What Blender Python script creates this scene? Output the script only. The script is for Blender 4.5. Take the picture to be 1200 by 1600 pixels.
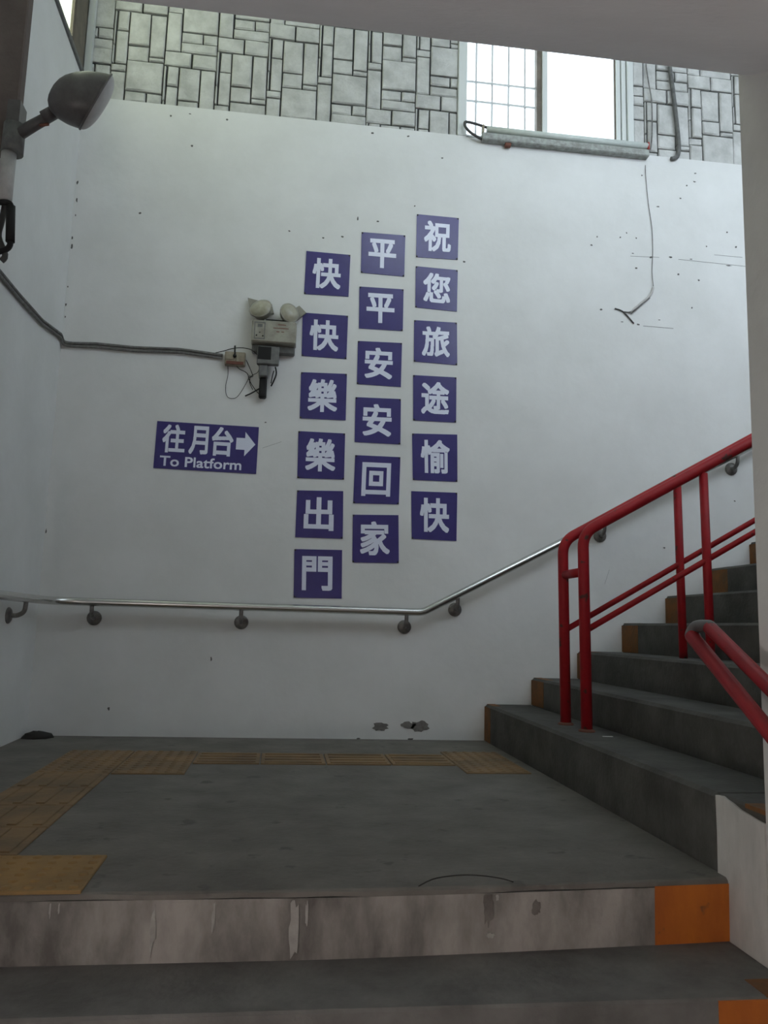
import bpy, math, random
import numpy as np
from mathutils import Vector, Matrix, noise

# ------------------------------------------------------------------ scene, camera, light
scene = bpy.context.scene
for o in list(bpy.data.objects):
    bpy.data.objects.remove(o, do_unlink=True)
COL = scene.collection
scene.view_settings.view_transform = 'Standard'
scene.view_settings.look = 'None'
scene.view_settings.gamma = 1.0
scene.view_settings.use_curve_mapping = False
scene.view_settings.exposure = 0.0
scene.cycles.use_denoising = True
scene.cycles.max_bounces = 10
scene.cycles.diffuse_bounces = 6

# frame 1200 x 1600, focal length in pixels, eye 0.623 m above the landing
F, PITCH, ROLL, YAW = 1266.0, math.radians(8.14), math.radians(1.626), math.radians(7.113)
EYE = Vector((0.0, 0.0, 0.623))
_f = Vector((math.sin(YAW) * math.cos(PITCH), math.cos(YAW) * math.cos(PITCH), math.sin(PITCH)))
_r0 = Vector((math.cos(YAW), -math.sin(YAW), 0))
_u0 = _r0.cross(_f)
RIGHT = math.cos(ROLL) * _r0 + math.sin(ROLL) * _u0
UP = -math.sin(ROLL) * _r0 + math.cos(ROLL) * _u0
cam_data = bpy.data.cameras.new('camera')
cam = bpy.data.objects.new('camera', cam_data)
COL.objects.link(cam)
rot = Matrix((RIGHT, UP, -_f)).transposed()
cam.matrix_world = Matrix.Translation(EYE) @ rot.to_4x4()
cam_data.sensor_fit = 'VERTICAL'
cam_data.sensor_height = 32.0
cam_data.lens = F / 1600 * 32.0
cam_data.clip_start = 0.02
scene.camera = cam

world = bpy.data.worlds.new('overcast_sky')
scene.world = world
world.use_nodes = True
bg = world.node_tree.nodes['Background']
bg.inputs[0].default_value = (0.79, 0.905, 1.0, 1)
bg.inputs[1].default_value = 4.5

# main dimensions (metres; landing floor is z = 0)
D = 4.67                    # back wall
XL = -1.31                  # left wall
XR = 1.20                   # first riser of the upper flight, right wall of the lower flight
YO = 1.925                  # opening between passage and stairwell
ZO = 2.165                  # height of the passage ceiling at the opening
ZW = 3.735                  # top of the white plaster
ZR = 5.2                    # roof of the stairwell
H = [0.205, 0.36, 0.52, 0.69, 0.86, 1.035, 1.21]
RUN = 0.278
while len(H) < 13:
    H.append(H[-1] + 0.172)


def ray(x, y):
    return RIGHT * ((x - 600) / F) - UP * ((y - 800) / F) + _f


def onY(x, y, Y=D):
    d = ray(x, y); return EYE + d * (Y / d.y)


def onX(x, y, X):
    d = ray(x, y); return EYE + d * (X / d.x)


def onZ(x, y, Z=0.0):
    d = ray(x, y); return EYE + d * ((Z - EYE.z) / d.z)


# ------------------------------------------------------------------ materials
MATS = {}


def mat(name, col, rough=0.8, col2=None, scale=6.0, stretch=(1, 1, 1), bump=0.0, bscale=60.0, metal=0.0,
        spots=None, spec=0.5, lo=0.35, hi=0.65):
    m = bpy.data.materials.new(name); m.use_nodes = True
    nt = m.node_tree; b = nt.nodes['Principled BSDF']
    b.inputs['Roughness'].default_value = rough
    b.inputs['Metallic'].default_value = metal
    b.inputs['Specular IOR Level'].default_value = spec
    b.inputs['Base Color'].default_value = (*col, 1)
    tc = nt.nodes.new('ShaderNodeTexCoord')
    if col2:
        mp = nt.nodes.new('ShaderNodeMapping'); mp.inputs['Scale'].default_value = stretch
        nt.links.new(tc.outputs['Object'], mp.inputs[0])
        n = nt.nodes.new('ShaderNodeTexNoise'); n.inputs['Scale'].default_value = scale
        n.inputs['Detail'].default_value = 6; n.inputs['Roughness'].default_value = 0.62
        nt.links.new(mp.outputs[0], n.inputs['Vector'])
        r = nt.nodes.new('ShaderNodeValToRGB')
        r.color_ramp.elements[0].position = lo; r.color_ramp.elements[0].color = (*col, 1)
        r.color_ramp.elements[1].position = hi; r.color_ramp.elements[1].color = (*col2, 1)
        nt.links.new(n.outputs[0], r.inputs[0])
        out = r.outputs[0]
        if spots:
            n2 = nt.nodes.new('ShaderNodeTexNoise'); n2.inputs['Scale'].default_value = spots[1]
            n2.inputs['Detail'].default_value = 3
            nt.links.new(tc.outputs['Object'], n2.inputs['Vector'])
            r2 = nt.nodes.new('ShaderNodeValToRGB')
            r2.color_ramp.elements[0].position = spots[2]; r2.color_ramp.elements[0].color = (0, 0, 0, 1)
            r2.color_ramp.elements[1].position = spots[2] + 0.05; r2.color_ramp.elements[1].color = (1, 1, 1, 1)
            nt.links.new(n2.outputs[0], r2.inputs[0])
            mx = nt.nodes.new('ShaderNodeMixRGB'); mx.inputs[2].default_value = (*spots[0], 1)
            nt.links.new(r2.outputs[0], mx.inputs[0]); nt.links.new(out, mx.inputs[1])
            out = mx.outputs[0]
        nt.links.new(out, b.inputs['Base Color'])
    if bump:
        nb = nt.nodes.new('ShaderNodeTexNoise'); nb.inputs['Scale'].default_value = bscale
        nb.inputs['Detail'].default_value = 5
        nt.links.new(tc.outputs['Object'], nb.inputs['Vector'])
        bp = nt.nodes.new('ShaderNodeBump'); bp.inputs['Strength'].default_value = bump
        bp.inputs['Distance'].default_value = 0.01
        nt.links.new(nb.outputs[0], bp.inputs['Height'])
        nt.links.new(bp.outputs[0], b.inputs['Normal'])
    MATS[name] = m
    return m


mat('plaster', (0.67, 0.67, 0.66), 0.85, (0.74, 0.74, 0.735), 2.2, bump=0.12, bscale=25)
mat('plaster_low', (0.36, 0.35, 0.335), 0.85, (0.56, 0.55, 0.53), 5.0, (1, 1, 0.35), bump=0.3, bscale=30)
mat('passage_paint', (0.80, 0.775, 0.79), 0.85, (0.86, 0.835, 0.85), 3.0, bump=0.2, bscale=35)
mat('passage_wall', (0.52, 0.515, 0.51), 0.85, (0.60, 0.595, 0.585), 3.0, bump=0.2, bscale=35)
mat('pier_paint', (0.10, 0.075, 0.07), 0.85, (0.14, 0.11, 0.10), 5.0, bump=0.2)
mat('roof_paint', (0.55, 0.56, 0.55), 0.9)
mat('stone', (0.40, 0.40, 0.385), 0.85, (0.56, 0.56, 0.545), 9.0, bump=0.9, bscale=24)
mat('joint', (0.06, 0.062, 0.06), 0.9)
mat('concrete', (0.115, 0.105, 0.092), 0.8, (0.175, 0.162, 0.145), 4.0, bump=0.35, bscale=45, spots=((0.10, 0.092, 0.082), 9, 0.64))
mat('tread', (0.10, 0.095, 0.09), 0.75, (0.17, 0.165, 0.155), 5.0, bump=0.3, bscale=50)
mat('riser', (0.12, 0.11, 0.10), 0.8, (0.36, 0.335, 0.31), 6.0, (1, 1, 0.40), bump=0.3, bscale=40, lo=0.36, hi=0.64)
mat('lime', (0.30, 0.29, 0.27), 0.9, (0.38, 0.365, 0.34), 30.0)
mat('riser_stain', (0.10, 0.088, 0.08), 0.85, (0.20, 0.18, 0.165), 12.0)
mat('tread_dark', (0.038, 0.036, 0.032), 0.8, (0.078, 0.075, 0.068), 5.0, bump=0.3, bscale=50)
mat('tactile', (0.155, 0.105, 0.06), 0.8, (0.26, 0.165, 0.08), 5.0, bump=0.2, bscale=40)
mat('tactile_clean', (0.24, 0.15, 0.06), 0.8, (0.34, 0.20, 0.07), 6.0, bump=0.2, bscale=40)
mat('orange', (0.48, 0.135, 0.012), 0.7, (0.34, 0.085, 0.01), 9.0, (1, 1, 0.3), bump=0.15, spots=((0.10, 0.06, 0.03), 14, 0.66))
mat('orange_worn', (0.20, 0.07, 0.012), 0.8, (0.11, 0.055, 0.02), 12.0, bump=0.2)
mat('sign_blue', (0.046, 0.036, 0.165), 0.24, (0.053, 0.042, 0.19), 12.0, spec=0.5)
mat('sign_white', (0.74, 0.76, 0.90), 0.30)
mat('red_paint', (0.29, 0.008, 0.014), 0.52, (0.36, 0.013, 0.018), 14.0, spots=((0.09, 0.03, 0.025), 22, 0.64), spec=0.3)
mat('steel', (0.62, 0.62, 0.60), 0.26, metal=1.0)
mat('steel_dirty', (0.26, 0.25, 0.24), 0.5, (0.14, 0.13, 0.125), 30.0, metal=0.7)
mat('lamp_dark', (0.070, 0.062, 0.062), 0.42, (0.115, 0.105, 0.105), 14.0)
mat('lamp_lens', (0.42, 0.40, 0.40), 0.35, (0.34, 0.32, 0.32), 10.0)
mat('pvc', (0.50, 0.48, 0.47), 0.5, (0.40, 0.385, 0.375), 20.0)
mat('black', (0.014, 0.013, 0.013), 0.65, spec=0.3)
mat('rubber', (0.05, 0.047, 0.045), 0.6)
mat('cable_gray', (0.10, 0.095, 0.09), 0.65, (0.20, 0.195, 0.19), 40.0)
mat('beige', (0.36, 0.32, 0.24), 0.6, (0.22, 0.18, 0.13), 25.0)
mat('old_plastic', (0.36, 0.345, 0.29), 0.5, (0.24, 0.225, 0.185), 16.0)
mat('old_lens', (0.42, 0.40, 0.32), 0.22, (0.29, 0.27, 0.20), 14.0)
mat('rust', (0.16, 0.06, 0.04), 0.8)
mat('grey_box', (0.17, 0.17, 0.165), 0.55, (0.11, 0.11, 0.11), 30)
mat('window_white', (0.62, 0.64, 0.63), 0.45)
mat('window_brown', (0.17, 0.14, 0.11), 0.6, (0.11, 0.09, 0.07), 12.0)
mat('bar_grey', (0.55, 0.56, 0.56), 0.5)
mat('conduit', (0.075, 0.075, 0.072), 0.6, (0.13, 0.13, 0.125), 30.0)
mat('batten_white', (0.58, 0.62, 0.59), 0.4, (0.50, 0.54, 0.51), 20)
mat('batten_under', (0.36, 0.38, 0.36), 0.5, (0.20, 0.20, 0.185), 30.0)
mat('dirt', (0.03, 0.027, 0.024), 0.95)
mat('speck', (0.12, 0.115, 0.11), 0.95)
mat('chip', (0.16, 0.15, 0.14), 0.95, (0.22, 0.21, 0.20), 30.0, bump=0.5)
mat('paper', (0.6, 0.6, 0.58), 0.8)
mat('soft_red', (0.35, 0.05, 0.04), 0.6)


def glass_mat(name, tint):
    m = bpy.data.materials.new(name); m.use_nodes = True
    nt = m.node_tree; nt.nodes.clear()
    out = nt.nodes.new('ShaderNodeOutputMaterial')
    tr = nt.nodes.new('ShaderNodeBsdfTransparent'); tr.inputs[0].default_value = (*tint, 1)
    tl = nt.nodes.new('ShaderNodeBsdfTranslucent'); tl.inputs[0].default_value = (*tint, 1)
    gl = nt.nodes.new('ShaderNodeBsdfGlossy'); gl.inputs['Roughness'].default_value = 0.1
    m1 = nt.nodes.new('ShaderNodeMixShader'); m1.inputs[0].default_value = 0.45
    m2 = nt.nodes.new('ShaderNodeMixShader'); m2.inputs[0].default_value = 0.05
    nt.links.new(tr.outputs[0], m1.inputs[1]); nt.links.new(tl.outputs[0], m1.inputs[2])
    nt.links.new(m1.outputs[0], m2.inputs[1]); nt.links.new(gl.outputs[0], m2.inputs[2])
    nt.links.new(m2.outputs[0], out.inputs[0])
    MATS[name] = m


glass_mat('frosted', (0.95, 0.96, 0.95))
glass_mat('frosted_green', (0.97, 0.97, 0.80))


def emit_mat(name, col, s):
    m = bpy.data.materials.new(name); m.use_nodes = True
    b = m.node_tree.nodes['Principled BSDF']
    b.inputs['Base Color'].default_value = (0.8, 0.8, 0.8, 1)
    b.inputs['Emission Color'].default_value = (*col, 1)
    b.inputs['Emission Strength'].default_value = s
    MATS[name] = m


emit_mat('tube_light', (1.0, 0.92, 0.87), 170.0)  # emission for the added passage lamp only


# ------------------------------------------------------------------ mesh helpers
class MB:
    def __init__(s):
        s.v = []; s.f = []; s.sm = []

    def add(s, vs, fs, smooth=False):
        b = len(s.v)
        s.v += [tuple(p) for p in vs]
        for f in fs:
            s.f.append([b + i for i in f]); s.sm.append(smooth)
        return s

    def box(s, a, b, ch=0.0):
        x0, y0, z0 = [min(p, q) for p, q in zip(a, b)]
        x1, y1, z1 = [max(p, q) for p, q in zip(a, b)]
        if ch <= 0:
            return s.hexa([(x0, y0, z0), (x1, y0, z0), (x1, y1, z0), (x0, y1, z0)],
                          [(x0, y0, z1), (x1, y0, z1), (x1, y1, z1), (x0, y1, z1)])
        lo = (x0, y0, z0); hi = (x1, y1, z1); vs = []; idx = {}
        for sx in (0, 1):
            for sy in (0, 1):
                for sz in (0, 1):
                    sg = (sx, sy, sz)
                    for ax in range(3):
                        p = []
                        for k in range(3):
                            e = lo[k] if sg[k] == 0 else hi[k]
                            p.append(e if k == ax else e + (ch if sg[k] == 0 else -ch))
                        idx[(sg, ax)] = len(vs); vs.append(p)
        fs = []
        for ax in range(3):
            u, w = [(1, 2), (2, 0), (0, 1)][ax]
            for side in (0, 1):
                q = []
                for a_, b_ in ((0, 0), (1, 0), (1, 1), (0, 1)):
                    sg = [0, 0, 0]; sg[ax] = side; sg[u] = a_; sg[w] = b_
                    q.append(idx[(tuple(sg), ax)])
                fs.append(q if side else q[::-1])
        for e in range(3):
            u, w = [(1, 2), (2, 0), (0, 1)][e]
            for a_ in (0, 1):
                for b_ in (0, 1):
                    g0 = [0, 0, 0]; g0[e] = 0; g0[u] = a_; g0[w] = b_
                    g1 = list(g0); g1[e] = 1
                    q = [idx[(tuple(g0), u)], idx[(tuple(g1), u)], idx[(tuple(g1), w)], idx[(tuple(g0), w)]]
                    fs.append(q)
        for sg in [(a_, b_, c_) for a_ in (0, 1) for b_ in (0, 1) for c_ in (0, 1)]:
            fs.append([idx[(sg, 0)], idx[(sg, 1)], idx[(sg, 2)]])
        return s.add(vs, fs)

    def hexa(s, bot, top):
        return s.add(list(bot) + list(top), [(3, 2, 1, 0), (4, 5, 6, 7), (0, 1, 5, 4), (1, 2, 6, 5), (2, 3, 7, 6), (3, 0, 4, 7)])

    def prism(s, poly, vec):
        n = len(poly); vec = Vector(vec)
        a = [Vector(p) for p in poly]; b = [p + vec for p in a]
        return s.add(a + b, [tuple(range(n))[::-1], tuple(range(n, 2 * n))] +
                     [(i, (i + 1) % n, n + (i + 1) % n, n + i) for i in range(n)])

    def tube(s, pts, r, n=10, cap=True):
        pts = [Vector(p) for p in pts]
        rs = r if isinstance(r, (list, tuple)) else [r] * len(pts)
        vs = []; up = None
        for i, p in enumerate(pts):
            if i == 0: t = pts[1] - p
            elif i == len(pts) - 1: t = p - pts[i - 1]
            else: t = (pts[i + 1] - p).normalized() + (p - pts[i - 1]).normalized()
            t.normalize()
            if up is None:
                up = Vector((0, 0, 1)) if abs(t.z) < 0.9 else Vector((0, 1, 0))
            sd = t.cross(up).normalized(); up = sd.cross(t).normalized()
            k = 1.0
            if 0 < i < len(pts) - 1:
                c = (pts[i + 1] - p).normalized().dot((p - pts[i - 1]).normalized())
                k = 1.0 / max(0.6, math.sqrt(max(0.01, (1 + c) / 2)))
            for j in range(n):
                a = 2 * math.pi * j / n
                vs.append(p + (sd * math.cos(a) + up * math.sin(a)) * rs[i] * (1 if k == 1 else 1))
        fs = []
        for i in range(len(pts) - 1):
            for j in range(n):
                fs.append((i * n + j, i * n + (j + 1) % n, (i + 1) * n + (j + 1) % n, (i + 1) * n + j))
        s.add(vs, fs, True)
        if cap:
            b = len(s.v) - len(vs)
            s.f.append([b + j for j in range(n)][::-1]); s.sm.append(False)
            b2 = b + (len(pts) - 1) * n
            s.f.append([b2 + j for j in range(n)]); s.sm.append(False)
        return s

    def lathe(s, prof, origin, axis, n=20):
        axis = Vector(axis).normalized(); origin = Vector(origin)
        u = axis.orthogonal().normalized(); w = axis.cross(u)
        vs = []
        for (r, t) in prof:
            for j in range(n):
                a = 2 * math.pi * j / n
                vs.append(origin + axis * t + (u * math.cos(a) + w * math.sin(a)) * r)
        fs = []
        for i in range(len(prof) - 1):
            for j in range(n):
                fs.append((i * n + j, i * n + (j + 1) % n, (i + 1) * n + (j + 1) % n, (i + 1) * n + j))
        return s.add(vs, fs, True)

    def build(s, name, m, parent=None, kind=None):
        me = bpy.data.meshes.new(name)
        me.from_pydata(s.v, [], s.f)
        for p, q in zip(me.polygons, s.sm): p.use_smooth = q
        me.materials.append(MATS[m])
        import bmesh
        bm = bmesh.new(); bm.from_mesh(me)
        bmesh.ops.recalc_face_normals(bm, faces=bm.faces)
        bm.to_mesh(me); bm.free()
        o = bpy.data.objects.new(name, me); COL.objects.link(o)
        if parent:
            o.parent = parent
            o.matrix_parent_inverse = Matrix.Translation(-parent.location)
        if kind: o['kind'] = kind
        return o


def tag(o, label, cat=None, group=None, kind=None):
    o['label'] = label
    if cat: o['category'] = cat
    if group: o['group'] = group
    if kind: o['kind'] = kind
    return o


def thing(name, loc, label, cat, group=None, kind=None):
    o = bpy.data.objects.new(name, None); COL.objects.link(o); o.location = loc
    o.empty_display_size = 0.1
    tag(o, label, cat, group, kind)
    bpy.context.view_layer.update()
    return o


def smooth(pts, k=4):
    """Catmull-Rom through the points"""
    P = [Vector(p) for p in pts]; out = []
    for i in range(len(P) - 1):
        a = P[max(0, i - 1)]; b = P[i]; c = P[i + 1]; d = P[min(len(P) - 1, i + 2)]
        for j in range(k):
            t = j / k
            out.append(0.5 * ((2 * b) + (c - a) * t + (2 * a - 5 * b + 4 * c - d) * t * t + (3 * b - a - 3 * c + d) * t ** 3))
    out.append(P[-1])
    return out


def bend(pts, r, k=6):
    """polyline with rounded corners of radius r"""
    P = [Vector(p) for p in pts]; out = [P[0]]
    for i in range(1, len(P) - 1):
        a = (P[i - 1] - P[i]); b = (P[i + 1] - P[i])
        rr = min(r, a.length * 0.49, b.length * 0.49)
        p0 = P[i] + a.normalized() * rr; p1 = P[i] + b.normalized() * rr
        for j in range(k + 1):
            t = j / k
            out.append((1 - t) ** 2 * p0 + 2 * t * (1 - t) * P[i] + t * t * p1)
    out.append(P[-1])
    return out


def blob(cx, cz, rx, rz, seed, n=18, jag=0.25):
    rnd = random.Random(seed); out = []
    for i in range(n):
        a = 2 * math.pi * i / n
        k = 1 + rnd.uniform(-jag, jag)
        out.append((cx + rx * k * math.cos(a), cz + rz * k * math.sin(a)))
    return out


# ------------------------------------------------------------------ the setting
# back wall: white plaster below, stone cladding above
wb = MB().box((XL - 0.1, D, -0.3), (6.2, D + 0.25, ZW)).build('wall_back', 'plaster', kind='structure')
tag(wb, 'white plastered back wall of the stair landing')
XW0, XW1, ZWIN = 0.985, 2.165, 4.95
m = MB()
for (x0, x1, z0, z1) in ((XL - 0.1, XW0, ZW, ZR), (XW1, 6.2, ZW, ZR), (XW0, XW1, ZWIN, ZR)):
    m.box((x0, D + 0.03, z0), (x1, D + 0.25, z1))
wu = m.build('wall_upper', 'joint', kind='structure')
tag(wu, 'stone clad wall above the white plaster')

# stone units: rectangles relative to the upper left corner of the big square stone (mm)
UNIT = [(0, 216, -200, 0), (0, 121, 6, 101), (0, 121, 108, 323), (127, 216, 40, 323), (127, 216, 6, 35),
        (72, 219, 332, 429), (-94, 64, 332, 429), (-93, -81, 100, 326), (-93, -81, -26, 95),
        (-72, -6, 196, 326), (-72, -6, -26, 190), (-93, -6, -75, -32), (-93, -6, -342, -81),
        (0, 124, -272, -207), (130, 216, -272, -207), (0, 217, -342, -278)]
ORG = [(-132 + 313 * k, 3944 + 134 * k, -0.94, 2.3) for k in range(-2, 5)]
ORG += [(-1074, 4014, 0, 0), (-1387, 3644, 0, 0)]
ORG += [(2650 + 313 * k, 3931 + 134 * k, 2.0, 9) for k in (-2, -1, 0, 1)]
rs = random.Random(4)
n_stone = 0
for ox, oz, _a, _b in ORG:
    for rep in (-1, 0, 1):
        for (x0, x1, z0, z1) in UNIT:
            a0, a1 = (ox + x0) / 1000, (ox + x1) / 1000
            b0, b1 = (oz + z0 + 774 * rep) / 1000, (oz + z1 + 774 * rep) / 1000
            b0 = max(b0, ZW - 0.02); b1 = min(b1, 4.62)
            a0 = max(a0, XL)
            if a0 < XW0 < a1: a1 = XW0
            if a0 < XW1 < a1: a0 = XW1
            if a0 >= XW0 - 0.005 and a1 <= XW1 + 0.005: continue
            if ox < 2000 and a1 > XW1: continue
            if a1 > 3.05: a1 = 3.05
            a0 += 0.0015; a1 -= 0.0015; b0 += 0.0015; b1 -= 0.0015
            if a1 - a0 < 0.008 or b1 - b0 < 0.012: continue
            yb = D + 0.03; yf = D + 0.012 + rs.uniform(-0.004, 0.005)
            c = min(0.008, (a1 - a0) * 0.25, (b1 - b0) * 0.25)
            j = lambda: rs.uniform(-0.0018, 0.0018)
            base = [(a0 + j(), yb, b0 + j()), (a1 + j(), yb, b0 + j()), (a1 + j(), yb, b1 + j()), (a0 + j(), yb, b1 + j())]
            fr = [(a0 + c, yf + 2 * j(), b0 + c), (a1 - c, yf + 2 * j(), b0 + c), (a1 - c, yf + 2 * j(), b1 - c), (a0 + c, yf + 2 * j(), b1 - c)]
            mid = [((p[0] * 0.94 + q[0] * 0.06), yf + 0.005, (p[2] * 0.94 + q[2] * 0.06)) for p, q in zip(base, fr)]
            mb = MB()
            mb.add(base + mid + fr, [(0, 1, 5, 4), (1, 2, 6, 5), (2, 3, 7, 6), (3, 0, 4, 7),
                                     (4, 5, 9, 8), (5, 6, 10, 9), (6, 7, 11, 10), (7, 4, 8, 11), (8, 9, 10, 11), (3, 2, 1, 0)])
            mb.build('stone', 'stone', wu)
            n_stone += 1

# plaster chips, cracks and specks on the back wall
for (px0, py0, px1, py1, sd) in ((582, 1129, 606, 1142, 1), (626, 1128, 648, 1138, 2), (642, 1126, 670, 1143, 3)):
    a = onY(px0, py1); b = onY(px1, py0)
    pl = blob((a.x + b.x) / 2, (a.z + b.z) / 2, (b.x - a.x) / 2, (b.z - a.z) / 2, sd)
    MB().prism([(p[0], D + 0.004, p[1]) for p in pl], (0, -0.006, 0)).build('plaster_chip', 'chip', wb)

SP = [(118, 222, 2, 5), (117, 232, 1.5, 4), (121, 285, 1.5, 4), (120, 313, 1.5, 5), (118, 336, 1.2, 2), (113, 372, 1.2, 3), (112, 385, 1.8, 5),
      (106, 448, 1.3, 2), (103, 476, 1.6, 2.5), (102, 495, 1.2, 2), (219, 333, 2.5, 2), (559, 342, 1.5, 4), (590, 346, 3, 1.5), (505, 372, 2.5, 1.5),
      (535, 370, 3, 1.5), (452, 361, 2, 1.5), (582, 208, 3, 2), (638, 213, 2.5, 1.5), (691, 247, 2.5, 1.5), (648, 322, 1.5, 1.5), (725, 409, 2.5, 1.5),
      (1073, 290, 2, 1.5), (1085, 284, 3, 1.5), (1086, 271, 2.5, 1.2), (1063, 310, 2, 1.5), (1028, 323, 3, 1.2), (1003, 274, 2, 1.5), (969, 371, 1.8, 1.5),
      (933, 370, 1.8, 2), (924, 383, 2.5, 1.5), (994, 372, 1.5, 2), (979, 364, 1.5, 2), (989, 396, 2.5, 1), (1017, 402, 3, 1.8), (1048, 402, 3.5, 1.5), (994, 419, 2.5, 1.5), (1060, 429, 2, 1.8),
      (1092, 438, 2, 1.8), (1081, 481, 1.5, 2), (1136, 363, 1.8, 2), (1150, 386, 2, 2.5), (1104, 385, 1.5, 1.5), (1139, 415, 6, 1.2), (1080, 405, 3, 1), (939, 484, 3.5, 2), (1030, 500, 3, 1), (997, 507, 3, 1.5), (972, 503, 3, 1),
      (1038, 856, 2.5, 1.5), (1148, 783, 2, 1.5), (415, 660, 2, 1.2), (267, 181, 2, 2), (355, 187, 2, 2), (300, 228, 2, 2), (297, 178, 2, 1),
      (642, 1155, 5, 2), (560, 1154, 3, 1.5), (170, 1107, 2, 3), (330, 1030, 1.5, 4), (43, 1105, 1.2, 5), (48, 1060, 1.2, 4), (60, 905, 1, 5), (72, 830, 1, 4), (91, 560, 1.2, 8), (88, 600, 1, 6)]
m = MB()
for i, (x, y, rx, ry) in enumerate(SP):
    c = onY(x, y); k = D / F * 0.85
    pl = blob(c.x, c.z, rx * k, ry * k, i, 8, 0.35)
    m.prism([(p[0], D + 0.003, p[1]) for p in pl], (0, -0.0042, 0))
for (x0, y0, x1, y1, w) in ((1060, 405, 1165, 416, 0.8), (1005, 509, 1052, 513, 1.0), (985, 400, 1030, 402, 0.7), (1116, 398, 1160, 402, 0.7),
                            (945, 912, 952, 890, 0.8), (410, 700, 440, 690, .5)):
    a = onY(x0, y0); b = onY(x1, y1); k = w * 0.7 * D / F
    m.hexa([(a.x, D + 0.003, a.z - k), (b.x, D + 0.003, b.z - k), (b.x, D + 0.003, b.z), (a.x, D + 0.003, a.z)],
           [(a.x, D - 0.001, a.z - k), (b.x, D - 0.001, b.z - k), (b.x, D - 0.001, b.z), (a.x, D - 0.001, a.z)])
o = m.build('dirt_specks', 'speck', wb, 'stuff')

# left wall with its window
WZ0, WY1 = 3.85, 4.40
m = MB()
m.box((XL - 0.25, -4.2, -3), (XL, D + 0.1, WZ0 - 0.03))
m.box((XL - 0.045, WY1, WZ0 - 0.03), (XL - 0.015, D + 0.1, ZR))
m.box((XL - 0.25, -4.2, WZ0 - 0.03), (XL, 2.3, ZR))
m.box((XL - 0.25, 2.3, 4.95), (XL, WY1, ZR))
wl = m.build('wall_left', 'plaster', kind='structure')
tag(wl, 'white plastered left wall of the stair landing')
tr = MB().box((XL, D - 0.035, ZW + 0.02), (XL + 0.035, D + 0.012, ZR)).build('trim_1', 'window_white', kind='structure')
tag(tr, 'white vertical strip in the corner beside the stone wall')
w2 = thing('window_2', (XL, 3.3, WZ0), 'bright window above the left wall with brown frame', None, kind='structure')
MB().box((XL - 0.045, 2.3, WZ0 - 0.03), (XL + 0.015, D - 0.04, WZ0), 0.004).build('window_sill', 'grey_box', w2)
MB().box((XL - 0.014, WY1, WZ0), (XL - 0.002, D - 0.045, 4.95)).build('window_jamb', 'window_brown', w2)
MB().box((XL - 0.034, WY1 - 0.03, WZ0), (XL - 0.004, WY1, 4.95)).build('frame_stile', 'window_brown', w2)
MB().box((XL - 0.034, 3.33, WZ0), (XL - 0.004, 3.37, 4.95)).build('frame_stile', 'window_brown', w2)
MB().box((XL - 0.034, 2.3, WZ0), (XL - 0.004, 2.34, 4.95)).build('frame_stile', 'window_brown', w2)
MB().box((XL - 0.022, 3.37, WZ0), (XL - 0.018, WY1 - 0.03, 4.95)).build('pane', 'frosted_green', w2)
MB().box((XL - 0.022, 2.34, WZ0), (XL - 0.018, 3.33, 4.95)).build('pane', 'frosted_green', w2)

# window in the back wall
w1 = thing('window_1', (1.57, D, ZW), 'bright sliding window with grille bars high in the back wall', None, kind='structure')
MB().box((XW0, D - 0.005, ZW), (1.042, D + 0.09, ZWIN), 0.004).build('frame_stile', 'window_white', w1)
MB().box((1.515, D + 0.03, ZW), (1.548, D + 0.085, ZWIN)).build('mullion', 'window_brown', w1)
MB().box((1.548, D + 0.015, ZW), (1.583, D + 0.085, ZWIN), 0.003).build('sash_stile', 'window_white', w1)
for i, (a, b, y) in enumerate(((2.060, 2.088, 0.03), (2.092, 2.122, 0.02), (2.126, XW1, 0.0))):
    MB().box((a, D + y, ZW), (b, D + 0.09, ZWIN), 0.003).build('frame_stile', 'window_white', w1)
MB().box((2.05, D + 0.045, ZW), (XW1, D + 0.085, ZWIN)).build('frame_backing', 'window_brown', w1)
MB().box((1.042, D + 0.0, ZWIN - 0.04), (2.06, D + 0.09, ZWIN)).build('frame_head', 'window_white', w1)
MB().box((1.042, D + 0.0, ZW - 0.005), (2.06, D + 0.12, ZW + 0.012)).build('window_sill', 'window_white', w1)
MB().box((1.042, D + 0.075, ZW), (1.515, D + 0.080, ZWIN - 0.04)).build('pane', 'frosted', w1)
MB().box((1.583, D + 0.05, ZW), (2.06, D + 0.055, ZWIN - 0.04)).build('pane', 'frosted', w1)
for x in (1.115, 1.222, 1.332, 1.442):
    MB().box((x - 0.0055, D + 0.055, ZW + 0.012), (x + 0.0055, D + 0.066, ZWIN - 0.04)).build('grille_bar', 'bar_grey', w1)
for z in (4.018, 4.155, 4.50, 4.64):
    MB().box((1.042, D + 0.047, z - 0.006), (1.515, D + 0.055, z + 0.006)).build('grille_bar', 'bar_grey', w1)

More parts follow.
